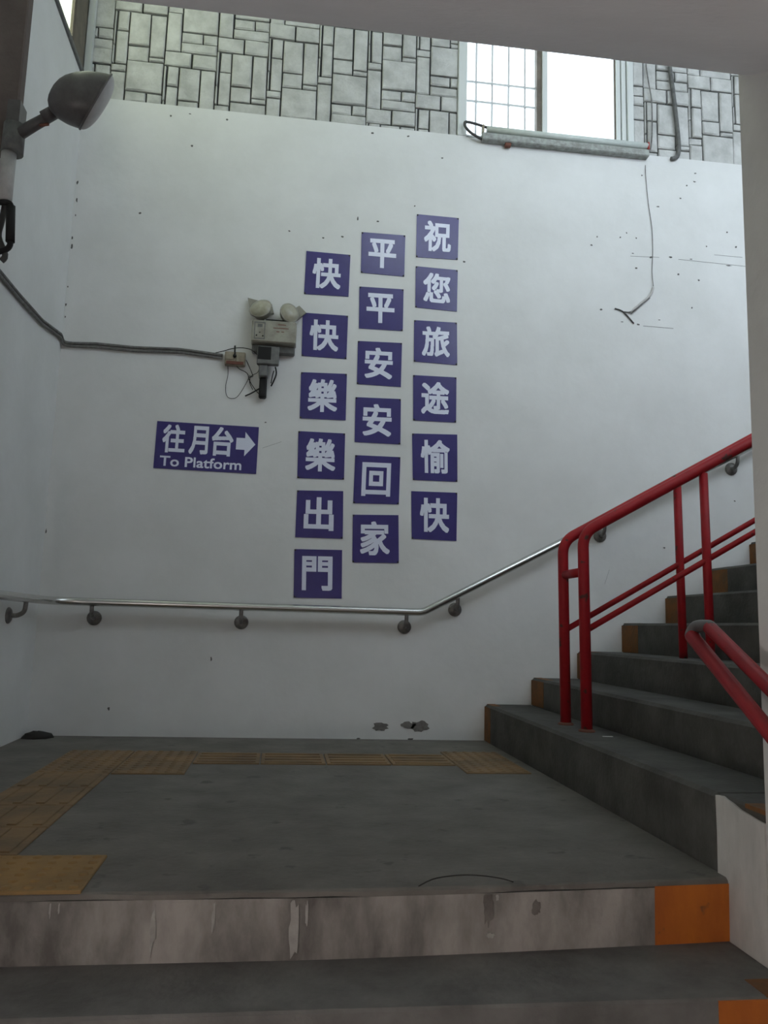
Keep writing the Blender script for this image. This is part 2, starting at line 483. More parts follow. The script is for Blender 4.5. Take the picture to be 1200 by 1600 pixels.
# roof and the wall over the opening, its clerestory assumed and added for daylight
rf = MB().box((XL - 0.25, 1.6, ZR), (6.3, D + 0.3, ZR + 0.15)).build('ceiling', 'roof_paint', kind='structure')
tag(rf, 'ceiling of the stairwell high above the landing')
CZ0, CZ1, CX0 = 4.02, 5.05, 0.60
CZ2, CX1 = 3.15, 1.45  # unseen openings, placed for light on the back wall and top sign
re_ = MB().box((6.2, 1.6, -0.3), (6.35, D + 0.3, ZR)).build('wall_light_block', 'plaster', kind='structure')  # unseen wall, added to keep daylight from the right end off the left wall
tag(re_, 'unseen white wall added at the top of the upper flight to block daylight')
m = MB()
m.box((XL, YO - 0.2, ZO + 0.15), (6.2, YO, CZ2))
m.box((XL, YO - 0.2, CZ2), (CX1, YO, CZ0))
m.box((XL, YO - 0.2, CZ1), (6.2, YO, ZR))
m.box((XL, YO - 0.2, CZ0), (CX0, YO, CZ1))
for x in (CX1 + 0.04, 2.9, 4.4, 5.9):
    m.box((x - 0.04, YO - 0.2, CZ2), (x + 0.04, YO, CZ1))
wf = m.build('wall_front', 'plaster', kind='structure')
tag(wf, 'wall over the passage opening facing the landing, with an assumed clerestory added for daylight')

# passage: right wall block, sloped ceiling, end wall, corridor floor
CEIL_SLOPE = 0.6
R_ = 0.02
wr = MB().box((XR, -4.2, -3), (6.2, YO, ZO + 0.15)).build('wall_right', 'passage_wall', kind='structure')
tag(wr, 'grey painted wall on the right of the passage opening')
poly = [(YO, ZO + 0.16), (YO, ZO + 0.028), (YO - 0.006, ZO + 0.010), (YO - 0.022, ZO - 0.006), (YO - 0.06, ZO - 0.034), (-0.3, ZO - CEIL_SLOPE * (YO + 0.3)), (-4.2, ZO - CEIL_SLOPE * (YO + 0.3)),
        (-4.2, ZO - CEIL_SLOPE * (YO + 0.3) + 0.25), (-0.35, ZO - CEIL_SLOPE * (YO + 0.3) + 0.25), (YO - 0.2, ZO + 0.16)]
cl = MB().prism([(XL, y, z) for y, z in poly], (XR - XL, 0, 0)).build('ceiling', 'passage_paint', kind='structure')
tag(cl, 'grey painted sloping ceiling over the lower flight')
ew = MB().box((XL, -4.2, -3), (XR, -4.0, 1.2)).build('wall_end', 'passage_paint', kind='structure')
tag(ew, 'end wall of the passage behind the lower flight')

# downstand pier on the left wall that carries the lamp
pr = MB().box((XL, 3.24, 2.50), (-1.160, 3.30, ZR), 0.006).build('wall_pier', 'pier_paint', kind='structure')
tag(pr, 'dark brown pier hanging at the upper left')

# landing floor
NLOW = 9
RISE_L = 0.155
LX0, LX1 = XL, XR


def yfront(x):
    return 2.035 + max(0.0, (x - 0.1)) ** 1.3 * 0.055


fl = thing('floor', (0, 3.3, 0), 'dark grey concrete floor of the landing', None, kind='structure')
N = 24
top = [(LX0 + (LX1 - LX0) * i / N, yfront(LX0 + (LX1 - LX0) * i / N)) for i in range(N + 1)]
m = MB()
vs = []; fs = []
rn = random.Random(9)
for i, (x, y) in enumerate(top):
    dz = rn.uniform(-0.003, 0.003)
    vs += [(x, D, 0.0), (x, y + 0.012, 0.0), (x, y + 0.003, -0.004 + dz), (x, y, -0.014 + dz)]
for i in range(N):
    for k in range(3):
        a = i * 4 + k
        fs.append((a, a + 4, a + 5, a + 1))
m.add(vs, fs)
m.add([(LX0, D, -0.02), (LX1, D, -0.02), (LX1, 2.2, -0.02), (LX0, 2.2, -0.02)], [(0, 1, 2, 3)])
m.build('landing_slab', 'concrete', fl)
m = MB(); vs = []; fs = []
for i, (x, y) in enumerate(top):
    vs += [(x, y, -0.016), (x, y + 0.004, -RISE_L - 0.03), (x, y + 0.1, -RISE_L - 0.03), (x, y + 0.1, -0.021)]
for i in range(N):
    for k in range(4):
        a = i * 4 + k; b = i * 4 + (k + 1) % 4
        fs.append((a, b, b + 4, a + 4))
m.add(vs, fs)
m.build('landing_riser', 'riser', fl)
x0 = 0.985
m = MB(); pts = [x0 + (XR - 0.004 - x0) * i / 4 for i in range(5)]
vs = []; fs = []
for x in pts:
    y = yfront(x)
    vs += [(x, y - 0.002, -0.012), (x, y + 0.002, -RISE_L), (x, y + 0.02, -0.012)]
for i in range(4):
    fs += [(i * 3, i * 3 + 1, i * 3 + 4, i * 3 + 3)]
m.add(vs, fs); m.build('paint_patch', 'orange', fl)
# white drips on the landing riser
for i, (px0, py0, px1, py1) in enumerate(((233, 1414, 246, 1486), (262, 1404, 292, 1410), (330, 1412, 338, 1455), (450, 1408, 468, 1492), (476, 1412, 482, 1448), (76, 1408, 81, 1434), (90, 1408, 94, 1428), (778, 1398, 783, 1412), (762, 1462, 776, 1470))):
    a = onY(px0, py1, 2.035); b = onY(px1, py0, 2.035)
    pl = blob((a.x + b.x) / 2, (a.z + b.z) / 2, (b.x - a.x) / 2, (b.z - a.z) / 2, 30 + i, 16, 0.4)
    yy = yfront((a.x + b.x) / 2)
    MB().prism([(p[0], yy + 0.003, max(-RISE_L + 0.004, min(-0.02, p[1]))) for p in pl], (0, -0.0042, 0)).build('lime_drip', 'lime', fl)
for i, (px0, py0, px1, py1) in enumerate(((758, 1396, 775, 1450), (836, 1412, 850, 1436))):
    a = onY(px0, py1, 2.035); b = onY(px1, py0, 2.035)
    pl = blob((a.x + b.x) / 2, (a.z + b.z) / 2, (b.x - a.x) / 2, (b.z - a.z) / 2, 60 + i, 20, 0.3)
    yy = yfront((a.x + b.x) / 2)
    MB().prism([(p[0], yy + 0.003, max(-RISE_L + 0.004, min(-0.018, p[1]))) for p in pl], (0, -0.0038, 0)).build('dark_stain', 'riser_stain', fl)
# crack at the landing edge
pc = [onZ(x, y, 0.001) for x, y in ((655, 1386), (675, 1374), (700, 1369), (730, 1367), (760, 1369), (785, 1373), (802, 1378))]
for q in range(len(pc)):
    pc[q].y = max(pc[q].y, yfront(pc[q].x) + 0.014)
MB().tube(smooth(pc, 3), 0.0016, 5).build('crack', 'dirt', fl)

# tactile tiles (0.3 m), each a part of the floor
TILE = 0.3


def tile(x0, y0, kind, m_):
    g = 0.003
    mb = MB().box((x0 + g, y0 + g, -0.004), (x0 + TILE - g, y0 + TILE - g, 0.006), 0.002)
    if kind == 'x':
        for k in range(4):
            yc = y0 + TILE * (k + 0.5) / 4
            mb.box((x0 + 0.02, yc - 0.014, 0.004), (x0 + TILE - 0.02, yc + 0.014, 0.0105), 0.002)
    elif kind == 'y':
        for k in range(4):
            xc = x0 + TILE * (k + 0.5) / 4
            mb.box((xc - 0.014, y0 + 0.02, 0.004), (xc + 0.014, y0 + TILE - 0.02, 0.0105), 0.002)
    else:
        for i in range(6):
            for k in range(6):
                xc = x0 + TILE * (i + 0.5) / 6; yc = y0 + TILE * (k + 0.5) / 6
                mb.lathe([(0.0145, 0.004), (0.011, 0.0095), (0.0001, 0.010)], (xc, yc, 0), (0, 0, 1), 6)
    mb.build('tactile_tile', m_, fl)


for i in range(3):
    tile(-0.42 - TILE * (i + 1), 2.037, 'dot', 'tactile_clean')
for k in range(4):
    tile(-0.955, 2.337 + TILE * k, 'y', 'tactile')
for i in range(2):
    for k in range(2):
        tile(-0.955 + TILE * i, 3.537 + TILE * k, 'dot', 'tactile')
for i in range(4):
    tile(-0.355 + TILE * i, 3.80, 'x', 'tactile')
for k in range(2):
    tile(0.845, 3.60 + TILE * k, 'dot', 'tactile')

# dark clump of dirt in the corner
m = MB()
cl_ = []
for i in range(9):
    for j in range(7):
        a = 2 * math.pi * i / 8; b = j / 6
        r = 0.085 * math.cos(b * math.pi / 2) * (1 + 0.35 * noise.noise((i % 8 * 1.7, j * 1.3, 3)))
        cl_.append((XL + 0.075 + r * math.cos(a), D - 0.075 + r * math.sin(a), 0.032 * math.sin(b * math.pi / 2) * (1 + 0.3 * noise.noise((i % 8 * 2.1, j, 7)))))
m.add(cl_, [(i * 7 + j, (i + 1) * 7 + j, (i + 1) * 7 + j + 1, i * 7 + j + 1) for i in range(8) for j in range(6)], True)
tag(m.build('dirt_clump', 'dirt'), 'dark clump of dirt in the left corner of the landing', 'dirt')

# lower flight, going down towards the camera
sl = thing('staircase', (0, 1.9, -RISE_L), 'lower concrete flight going down from the landing edge', 'stairs', kind='structure')
TREAD_L = 0.262
for k in range(1, NLOW + 1):
    y1 = 2.2 if k == 1 else 2.045 - TREAD_L * (k - 1) + 0.05
    y0 = 2.045 - TREAD_L * k
    z = -RISE_L * k
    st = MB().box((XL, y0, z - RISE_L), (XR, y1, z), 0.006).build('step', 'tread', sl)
    MB().box((0.985, y0 - 0.002, z - RISE_L + 0.004), (XR - 0.003, y0 + 0.01, z - 0.004)).build('paint_patch', 'orange', st)
    MB().box((1.10, y0 + 0.004, z - 0.004), (XR - 0.003, y0 + 0.09, z + 0.0012)).build('paint_patch', 'orange_worn', st)
cf = MB().box((XL, -4.0, -RISE_L * NLOW - 0.3), (XR, 2.045 - TREAD_L * NLOW + 0.1, -RISE_L * (NLOW + 1))).build('floor', 'concrete', kind='structure')
tag(cf, 'concrete floor of the passage at the foot of the lower flight')

# upper flight, climbing to the right along the back wall
su = thing('staircase', (XR, 3.3, 0), 'upper concrete flight climbing right with orange painted step ends', 'stairs', kind='structure')
YS = YO + 0.001
for k, h in enumerate(H):
    x0 = XR + RUN * k
    x1 = x0 + RUN if k < len(H) - 1 else 6.2
    zb = -0.2 if k == 0 else H[k - 1] - 0.12
    b = MB()
    if k == 0:
        b.box((x0, 2.15, zb), (x1, D, h), 0.012)
        b.box((x0 + 0.002, YS, zb), (x1, 2.15, h), 0.006)
    else:
        b.box((x0, YS, zb), (x1 + 0.0, D, h), 0.012)
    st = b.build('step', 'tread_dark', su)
    MB().box((x0 - 0.0015, D - (0.22 if k else 0.13), (H[k - 1] if k else 0) + 0.002), (x0 + 0.02, D - 0.002, h - 0.013)).build('paint_patch', 'orange_worn', st)
    MB().box((x0 + 0.013, D - (0.22 if k else 0.13), h - 0.01), (x0 + 0.06, D - 0.002, h + 0.001)).build('paint_patch', 'orange_worn', st)
    if k == 0:
        MB().box((x0 + 0.001, YS + 0.002, h - 0.01), (x0 + 0.05, YS + 0.09, h + 0.001)).build('paint_patch', 'orange_worn', st)
# white plastered end below the first tread
m = MB()
pl = [(YS, -0.8), (2.145, -0.8), (2.145, -0.17), (2.150, -0.1), (2.147, 0.1), (2.150, 0.200), (2.12, 0.203), (2.07, 0.196), (2.03, 0.186), (1.99, 0.182), (1.96, 0.178), (YS, 0.176)]
m.prism([(XR - 0.004, y, z) for y, z in pl], (0.01, 0, 0))
lw = m.build('wall_curb', 'plaster_low', kind='structure')
tag(lw, 'low white plastered curb beside the orange patch')

# ------------------------------------------------------------------ steel handrail on the wall
RY = D - 0.08; RX = XL + 0.08
PR = 0.0215
zr = 0.717
hr = thing('wall_handrail', (0.2, D, 0.6), 'stainless steel handrail running round the white wall and up the stairs', 'handrail')
corner = bend([(RX, 0.9, 0.722), (RX, RY, 0.718), (0.812, RY, zr), (0.812 + 2.6, RY, zr + 2.6 * 0.528)], 0.16, 8)
# keep the climb bend tight
a = bend([(RX, 2.2, 0.722), (RX, RY, 0.718), (0.3, RY, zr)], 0.17, 8)
b = bend([(0.3, RY, zr), (0.812, RY, zr), (0.812 + 3.0, RY, zr + 3.0 * 0.531)], 0.03, 4)
MB().tube(a[:-1] + b, PR, 14).build('rail', 'steel', hr)


def bracket(p_rail, wall_pt, axis):
    """flange on the wall, arm curving up to the rail"""
    ax = Vector(axis)
    w = Vector(wall_pt)
    fo = MB().lathe([(0.0001, 0.0), (0.040, 0.0), (0.040, 0.006), (0.030, 0.014), (0.014, 0.018), (0.0001, 0.018)], w, ax, 16)
    arm = smooth([w + ax * 0.012, w + ax * 0.045 + Vector((0, 0, 0.002)), w + ax * 0.074 + Vector((0, 0, 0.022)), Vector(p_rail) - Vector((0, 0, 0.018))], 4)
    br = MB().tube(arm, 0.0115, 8).build('bracket', 'steel_dirty', hr)
    fo.build('flange', 'steel_dirty', br)


for px, py in ((147, 962), (377, 970), (632, 977), (711, 955), (938, 833), (1143, 720)):
    c = onY(px, py + 1, D - 0.01)
    zc = zr if c.x < 0.812 else zr + (c.x - 0.812) * 0.531
    bracket((c.x, RY, zc), (c.x, D, zc - 0.085), (0, -1, 0))
for yy in (4.18, 2.6):
    bracket((RX, yy, zr + 0.002), (XL, yy, zr - 0.085), (1, 0, 0))

# ------------------------------------------------------------------ red railing of the upper flight
YA, YB = 3.70, 3.45
XA = 1.335
SL = 0.57
ZT = 1.045
rr = thing('stair_railing', (XA, 3.57, H[0]), 'red double pipe railing standing in the middle of the upper flight', 'railing')


def hstep(x):
    k = int((x - XR) // RUN)
    return H[max(0, min(k, len(H) - 1))]


for Y, x_a, dzt in ((YA, XA, 0.010), (YB, XA + 0.004, 0.022)):
    top_l = bend([(x_a, Y, hstep(x_a)), (x_a - 0.012, Y, ZT + dzt), (x_a + 2.6, Y, ZT + dzt + 2.6 * SL)], 0.065, 8)
    MB().tube(top_l, 0.0245, 14).build('top_rail', 'red_paint', rr)
    for xp in (1.905, 2.60, 3.30):
        MB().tube([(xp + 0.012, Y, hstep(xp)), (xp, Y, ZT + (xp - x_a) * SL)], 0.0195, 12).build('post', 'red_paint', rr)
    z0 = 0.642
    MB().tube([(x_a + 0.008, Y, z0), (x_a + 2.5, Y, z0 + 2.5 * 0.578)], 0.0135, 10).build('lower_rail', 'red_paint', rr)
    MB().lathe([(0.036, 0.0), (0.036, 0.006), (0.026, 0.012)], (x_a, Y, H[0]), (0, 0, 1), 14).build('post_foot', 'rust', rr)
MB().tube([(XA - 0.005, YA, 0.895), (XA - 0.001, YB, 0.895)], 0.021, 12).build('spacer', 'red_paint', rr)

# red double handrail of the lower flight, on the right passage wall
nr = thing('stair_handrail', (1.12, 1.4, 0.2), 'red double pipe handrail descending towards the viewer beside the passage wall', 'handrail')
S1 = 0.62


def p1(y): return Vector((1.10, y, 0.5335 + (y - 1.927) * S1))
def p2(y): return Vector((1.118, y, 0.585 + (y - 1.895) * 0.53))


MB().tube([p1(2.075), p1(-0.2)], 0.0190, 14).build('lower_pipe', 'red_paint', nr)
MB().tube([p2(2.015), p2(-0.2)], 0.0180, 14).build('upper_pipe', 'red_paint', nr)
e1 = p1(2.075); e2 = p2(2.015)
MB().tube(smooth([p1(2.06), e1 + Vector((0, 0.004, 0.002)), (e1 + e2) / 2 + Vector((0, 0.022, 0.012)), e2 + Vector((0, 0.004, 0.003)), p2(2.0)], 5), 0.0165, 12).build('end_bend', 'lamp_dark', nr)
for y in (1.60, 0.7, -0.1):
    q = p2(y); q1 = p1(y)
    MB().tube(smooth([Vector((XR, y, q1.z - 0.06)), Vector((1.15, y, q1.z - 0.055)), q1 - Vector((0, 0, 0.01)), q - Vector((0, 0, 0.01))], 4), 0.010, 8).build('bracket', 'red_paint', nr)

# ------------------------------------------------------------------ signs
def glyph(ch, bold):
    cu = bpy.data.curves.new('glyph', 'FONT')
    cu.body = ch
    cu.size = 1.0
    cu.resolution_u = 3
    cu.fill_mode = 'BOTH'
    ob = bpy.data.objects.new('glyph', cu); COL.objects.link(ob)
    bpy.context.view_layer.update()
    dg = bpy.context.evaluated_depsgraph_get()
    me = bpy.data.meshes.new_from_object(ob.evaluated_get(dg))
    vs = [(v.co.x, v.co.y) for v in me.vertices]
    me.calc_loop_triangles()
    tris = [tuple(t.vertices) for t in me.loop_triangles]
    bpy.data.objects.remove(ob, do_unlink=True); bpy.data.curves.remove(cu); bpy.data.meshes.remove(me)
    return embolden(vs, tris, bold)


def embolden(vs, tris, bold):
    """thicken the flat glyph by a round pen of radius bold and mesh it on a fine grid"""
    P = np.array(vs)
    x0, y0 = P.min(0) - bold - 0.02; x1, y1 = P.max(0) + bold + 0.02
    h = 0.0085
    nx, ny = int((x1 - x0) / h) + 1, int((y1 - y0) / h) + 1
    gx, gy = np.meshgrid(x0 + (np.arange(nx) + 0.5) * h, y0 + (np.arange(ny) + 0.5) * h)
    ins = np.zeros((ny, nx), bool)
    for t in tris:
        a, b, c = P[list(t)]
        i0, i1 = max(0, int((min(a[0], b[0], c[0]) - x0) / h) - 1), int((max(a[0], b[0], c[0]) - x0) / h) + 2
        j0, j1 = max(0, int((min(a[1], b[1], c[1]) - y0) / h) - 1), int((max(a[1], b[1], c[1]) - y0) / h) + 2
        X = gx[j0:j1, i0:i1]; Y = gy[j0:j1, i0:i1]
        d = lambda p, q: (q[0] - p[0]) * (Y - p[1]) - (q[1] - p[1]) * (X - p[0])
        e0, e1, e2 = d(a, b), d(b, c), d(c, a)
        ins[j0:j1, i0:i1] |= ((e0 >= 0) & (e1 >= 0) & (e2 >= 0)) | ((e0 <= 0) & (e1 <= 0) & (e2 <= 0))
    r = bold / h; k = int(r) + 1
    out = ins.copy()
    for dy in range(-k, k + 1):
        for dx in range(-k, k + 1):
            if (dx or dy) and abs(dx) <= r and abs(dy) <= r:
                out |= np.roll(np.roll(ins, dy, 0), dx, 1)
    idx = {}; V = []; Fc = []

    def vid(i, j):
        if (i, j) not in idx:
            idx[(i, j)] = len(V); V.append((x0 + i * h, y0 + j * h))
        return idx[(i, j)]
    for j, i in zip(*np.nonzero(out)):
        Fc.append((vid(i, j), vid(i + 1, j), vid(i + 1, j + 1), vid(i, j + 1)))
    return V, Fc


def fit(vs, box):
    x0 = min(v[0] for v in vs); x1 = max(v[0] for v in vs); y0 = min(v[1] for v in vs); y1 = max(v[1] for v in vs)
    u0, u1, w0, w1 = box
    return [(u0 + (v[0] - x0) / (x1 - x0) * (u1 - u0), w0 + (v[1] - y0) / (y1 - y0) * (w1 - w0)) for v in vs]


def quad_at(q, u, w):
    """q = TL, TR, BL, BR; u right, w up (0..1)"""
    t = q[0].lerp(q[1], u); b = q[2].lerp(q[3], u)
    return b.lerp(t, w)


def letters(name, items, quad, parent, y, m_):
    mb = MB()
    for ch, box, bold in items:
        if ch == 'arrow':
            pts = [(0, 0.26), (0.45, 0.26), (0.45, 0.0), (1, 0.5), (0.45, 1.0), (0.45, 0.74), (0, 0.74)]
            u0, u1, w0, w1 = box
            vs = [(u0 + a * (u1 - u0), w0 + b * (w1 - w0)) for a, b in pts]; fs = [tuple(range(7))]
        else:
            vs, fs = glyph(ch, bold); vs = fit(vs, box)
        P = [quad_at(quad, a, b) for a, b in vs]
        mb.add([(p.x, y, p.z) for p in P], fs)
    return mb.build(name, m_, parent)


BOLD = 0.027
cA = lambda x, y: (440 + x / 4, 320 + y / 4)
cB = lambda x, y: (440 + x / 4, 630 + y / 4)
SIGNS = [
    ('祝', 'right', 'first', [cA(845, 60), cA(1107, 85), cA(840, 328), cA(1100, 345)]),
    ('您', 'right', 'second', [cA(838, 385), cA(1100, 410), cA(835, 642), cA(1095, 668)]),
    ('旅', 'right', 'third', [cA(828, 722), cA(1095, 738), cA(826, 980), cA(1097, 1003)]),
    ('途', 'right', 'fourth', [cA(822, 1065), cA(1092, 1080), cB(822, 108), cB(1090, 122)]),
    ('愉', 'right', 'fifth', [cB(815, 190), cB(1097, 197), cB(820, 480), cB(1098, 492)]),
    ('快', 'right', 'sixth', [cB(810, 550), cB(1097, 560), cB(813, 848), cB(1092, 862)]),
    ('平', 'middle', 'first', [cA(500, 172), cA(773, 193), cA(495, 425), cA(766, 450)]),
    ('平', 'middle', 'second', [cA(486, 512), cA(762, 530), cA(483, 773), cA(757, 790)]),
    ('安', 'middle', 'third', [cA(477, 852), cA(752, 865), cA(470, 1120), cA(745, 1140)]),
    ('安', 'middle', 'fourth', [cA(462, 1203), cA(745, 1215), cB(456, 243), cB(742, 258)]),
    ('回', 'middle', 'fifth', [cB(460, 325), cB(742, 338), cB(447, 625), cB(732, 633)]),
    ('家', 'middle', 'sixth', [cB(445, 697), cB(730, 700), cB(442, 995), cB(732, 1000)]),
    ('快', 'left', 'first', [cA(155, 290), cA(430, 315), cA(140, 558), cA(418, 575)]),
    ('快', 'left', 'second', [cA(132, 675), cA(415, 695), cA(125, 945), cA(405, 965)]),
    ('樂', 'left', 'third', [cA(122, 1047), cA(408, 1058), cB(113, 95), cB(400, 108)]),
    ('樂', 'left', 'fourth', [cB(105, 175), cB(397, 190), cB(98, 468), cB(390, 478)]),
    ('出', 'left', 'fifth', [cB(97, 545), cB(385, 550), cB(85, 838), cB(382, 848)]),
    ('門', 'left', 'sixth', [cB(80, 912), cB(378, 918), cB(75, 1215), cB(375, 1222)]),
]
for ch, colm, rank, px in SIGNS:
    q = [onY(x, y) for x, y in px]
    c = (q[0] + q[1] + q[2] + q[3]) / 4
    box = (0.185, 0.825, 0.16, 0.87) if colm == 'right' else (0.165, 0.80, 0.155, 0.86)
    s = thing('character_sign', (c.x, D, min(q[2].z, q[3].z)), f'blue square sign with white character {ch}, {rank} from top in the {colm} column', 'sign', 'blue character signs on the back wall')
    MB().hexa([(p.x, D + 0.001, p.z) for p in (q[2], q[3], q[1], q[0])],
              [(p.x, D - 0.004, p.z) for p in (q[2], q[3], q[1], q[0])]).build('panel', 'sign_blue', s)
    letters('character', [(ch, box, BOLD)], q, s, D - 0.0048, 'sign_white')
    r2 = random.Random(ord(ch) + len(rank))
    for u, w in ((0.02, 0.02), (0.98, 0.02), (0.02, 0.98), (0.98, 0.98)):
        if r2.random() < 0.75:
            p = quad_at(q, u, w)
            MB().lathe([(0.0055, 0), (0.004, 0.003), (0.0001, 0.0035)], (p.x, D - 0.004, p.z), (0, -1, 0), 7).build('nail', 'dirt', s)

pxs = [(220 + x / 5.714, 630 + y / 5.714) for x, y in ((148, 160), (1055, 215), (112, 580), (1030, 633))]
q = [onY(x, y) for x, y in pxs]
ds = thing('direction_sign', ((q[0].x + q[1].x) / 2, D, q[2].z), 'wide blue sign reading To Platform with a white arrow', 'sign')
MB().hexa([(p.x, D + 0.001, p.z) for p in (q[2], q[3], q[1], q[0])],
          [(p.x, D - 0.004, p.z) for p in (q[2], q[3], q[1], q[0])]).build('panel', 'sign_blue', ds)
letters('lettering', [('往', (0.065, 0.285, 0.345, 0.945), 0.03), ('月', (0.325, 0.51, 0.345, 0.945), 0.03), ('台', (0.545, 0.755, 0.335, 0.95), 0.03),
                      ('To Platform', (0.055, 0.85, 0.055, 0.275), 0.018)], q, ds, D - 0.0048, 'sign_white')
letters('arrow', [('arrow', (0.785, 0.975, 0.36, 0.88), 0)], q, ds, D - 0.0048, 'sign_white')

# ------------------------------------------------------------------ emergency light and its wiring
cE = lambda x, y, d=0.0: (lambda p: Vector((p.x, D - d, p.z)))(onY(320 + x / 6.667, 440 + y / 6.667, D - d))
ex0, ex1 = cE(488, 640).x, cE(950, 640).x
ez0, ez1, ezb = cE(700, 735, 0.06).z, cE(700, 425, 0.06).z, cE(700, 655, 0.06).z
em = thing('emergency_light', ((ex0 + ex1) / 2, D, ez0), 'dusty beige emergency light with two lamp heads left of the signs', 'emergency light')
dE = 0.095
MB().box((ex0 + 0.005, D - 0.045, ez0), (ex1 - 0.005, D, ezb), 0.006).build('base', 'grey_box', em)
bd = MB().box((ex0, D - dE, ezb), (ex1, D, ez1), 0.008).build('housing', 'old_plastic', em)
# front plate with indicator frame
fx = lambda u: ex0 + (ex1 - ex0) * u
fz = lambda v: ezb + (ez1 - ezb) * v
for (u0, v0, u1, v1) in ((0.06, 0.12, 0.30, 0.16), (0.06, 0.84, 0.30, 0.88), (0.06, 0.12, 0.078, 0.88), (0.282, 0.12, 0.30, 0.88)):
    MB().box((fx(u0), D - dE - 0.0015, fz(v0)), (fx(u1), D - dE + 0.003, fz(v1))).build('frame_line', 'grey_box', bd)
for (u, v, r) in ((0.115, 0.28, 0.0045), (0.255, 0.27, 0.0045), (0.185, 0.42, 0.003)):
    MB().lathe([(r, 0), (r * 0.8, 0.004), (0.0001, 0.005)], (fx(u), D - dE, fz(v)), (0, -1, 0), 10).build('button', 'black', bd)
MB().box((fx(0.13), D - dE - 0.001, fz(0.66)), (fx(0.24), D - dE + 0.003, fz(0.80))).build('indicator', 'grey_box', bd)
for i, (u0, u1, v) in enumerate(((0.58, 0.76, 0.80), (0.48, 0.82, 0.64), (0.55, 0.62, 0.48), (0.66, 0.72, 0.48))):
    MB().box((fx(u0), D - dE - 0.0008, fz(v)), (fx(u1), D - dE + 0.003, fz(v) + 0.0045)).build('print_line', 'rust', bd)
# lamp heads: round bowls with lens, on stubs
for (hx, hy, rad, ax) in ((585, 285, 0.063, (-0.30, -0.86, 0.38)), (880, 330, 0.056, (0.42, -0.86, 0.10))):
    c = cE(hx, hy, 0.075)
    ax = Vector(ax).normalized()
    hd = MB().lathe([(0.0001, -rad * 1.05), (rad * 0.45, -rad * 0.95), (rad * 0.8, -rad * 0.6), (rad * 1.0, -rad * 0.1), (rad * 1.08, 0.0), (rad * 1.08, rad * 0.12), (rad * 0.98, rad * 0.12)], c, ax, 22).build('lamp_head', 'old_plastic', em)
    MB().lathe([(rad * 0.99, rad * 0.10), (rad * 0.85, rad * 0.25), (rad * 0.5, rad * 0.40), (0.0001, rad * 0.45)], c, ax, 22).build('lens', 'old_lens', hd)
    MB().tube([c + Vector((0, 0.02, -0.02)), Vector((c.x * 0.85 + (ex0 + ex1) / 2 * 0.15, D - 0.05, ez1 - 0.002))], 0.012, 8).build('stub', 'black', hd)
# pointed visor behind the left head
p0, p1_, p2_, p3_ = cE(448, 168, 0.03), cE(700, 235, 0.03), cE(720, 330, 0.03), cE(480, 330, 0.03)
MB().prism([p0, p1_, p2_, p3_], (0, 0.02, 0)).build('visor', 'old_plastic', em)
p0, p1_, p2_ = cE(985, 250, 0.03), cE(1055, 322, 0.03), cE(960, 400, 0.03)
MB().prism([p0, p1_, p2_, cE(900, 300, 0.03)], (0, 0.02, 0)).build('visor', 'old_plastic', em)
MB().box((fx(0.3), D - 0.075, ez1 - 0.002), (fx(0.85), D - 0.03, ez1 + 0.012)).build('lamp_bridge', 'black', em)

# power adapter hanging under it
ax0, ax1 = cE(545, 800, 0.05).x, cE(775, 800, 0.05).x
az0, az1 = cE(660, 880, 0.05).z, cE(660, 690, 0.05).z
pa = thing('power_adapter', ((ax0 + ax1) / 2, D, az0 - 0.05), 'grey power adapter with dark window under the emergency light', 'adapter')
MB().box((ax0, D - 0.085, az0), (ax1, D - 0.047, az1), 0.005).build('housing', 'grey_box', pa)
MB().box((cE(595, 0, .05).x, D - 0.0865, cE(660, 832, .05).z), (cE(730, 0, .05).x, D - 0.080, cE(660, 702, .05).z)).build('window', 'black', pa)
MB().box((cE(612, 0, .04).x, D - 0.075, cE(660, 1005, .04).z), (cE(703, 0, .04).x, D, az0), 0.006).build('socket', 'grey_box', pa)
MB().box((cE(622, 0, .04).x, D - 0.050, cE(660, 1215, .04).z), (cE(700, 0, .04).x, D - 0.005, cE(660, 1005, .04).z), 0.008).build('plug', 'black', pa)
MB().tube(smooth([cE(735, 890, .03), cE(745, 960, .04), cE(720, 1030, .04), cE(690, 1090, .03)], 4), 0.0045, 7).build('cord', 'black', pa)
MB().tube(smooth([cE(720, 930, .02), cE(705, 980, .03), cE(690, 1060, .03)], 4), 0.003, 6).build('cord', 'black', pa)

# junction box
jb = thing('junction_box', (cE(315, 870).x, D, cE(315, 870).z), 'small beige junction box left of the emergency light', 'junction box')
jz0, jz1 = cE(315, 868, .04).z, cE(315, 728, .04).z
jx0, jx1 = cE(207, 800, .04).x, cE(422, 800, .04).x
MB().box((jx0, D - 0.04, jz0), (jx1, D, jz1), 0.005).build('box', 'beige', jb)
MB().box((jx0 + 0.004, D - 0.045, jz0 + 0.03), ((jx0 + jx1) / 2 - 0.006, D - 0.039, jz1 - 0.006), 0.002).build('cover', 'beige', jb)
MB().box(((jx0 + jx1) / 2 + 0.006, D - 0.045, jz0 + 0.02), (jx1 - 0.004, D - 0.039, jz1 - 0.006), 0.002).build('cover', 'beige', jb)
MB().tube([cE(312, 790, .05), cE(315, 670, .02)], 0.0055, 7).build('cable_stub', 'black', jb)
MB().lathe([(0.0001, 0.0), (0.011, 0.0), (0.009, 0.012), (0.0001, 0.014)], cE(312, 775, .045), (0, -1, 0), 10).build('gland', 'black', jb)
MB().box((jx0 + 0.01, D - 0.043, jz0 + 0.004), (jx1 - 0.01, D - 0.038, jz0 + 0.022)).build('stain', 'rust', jb)

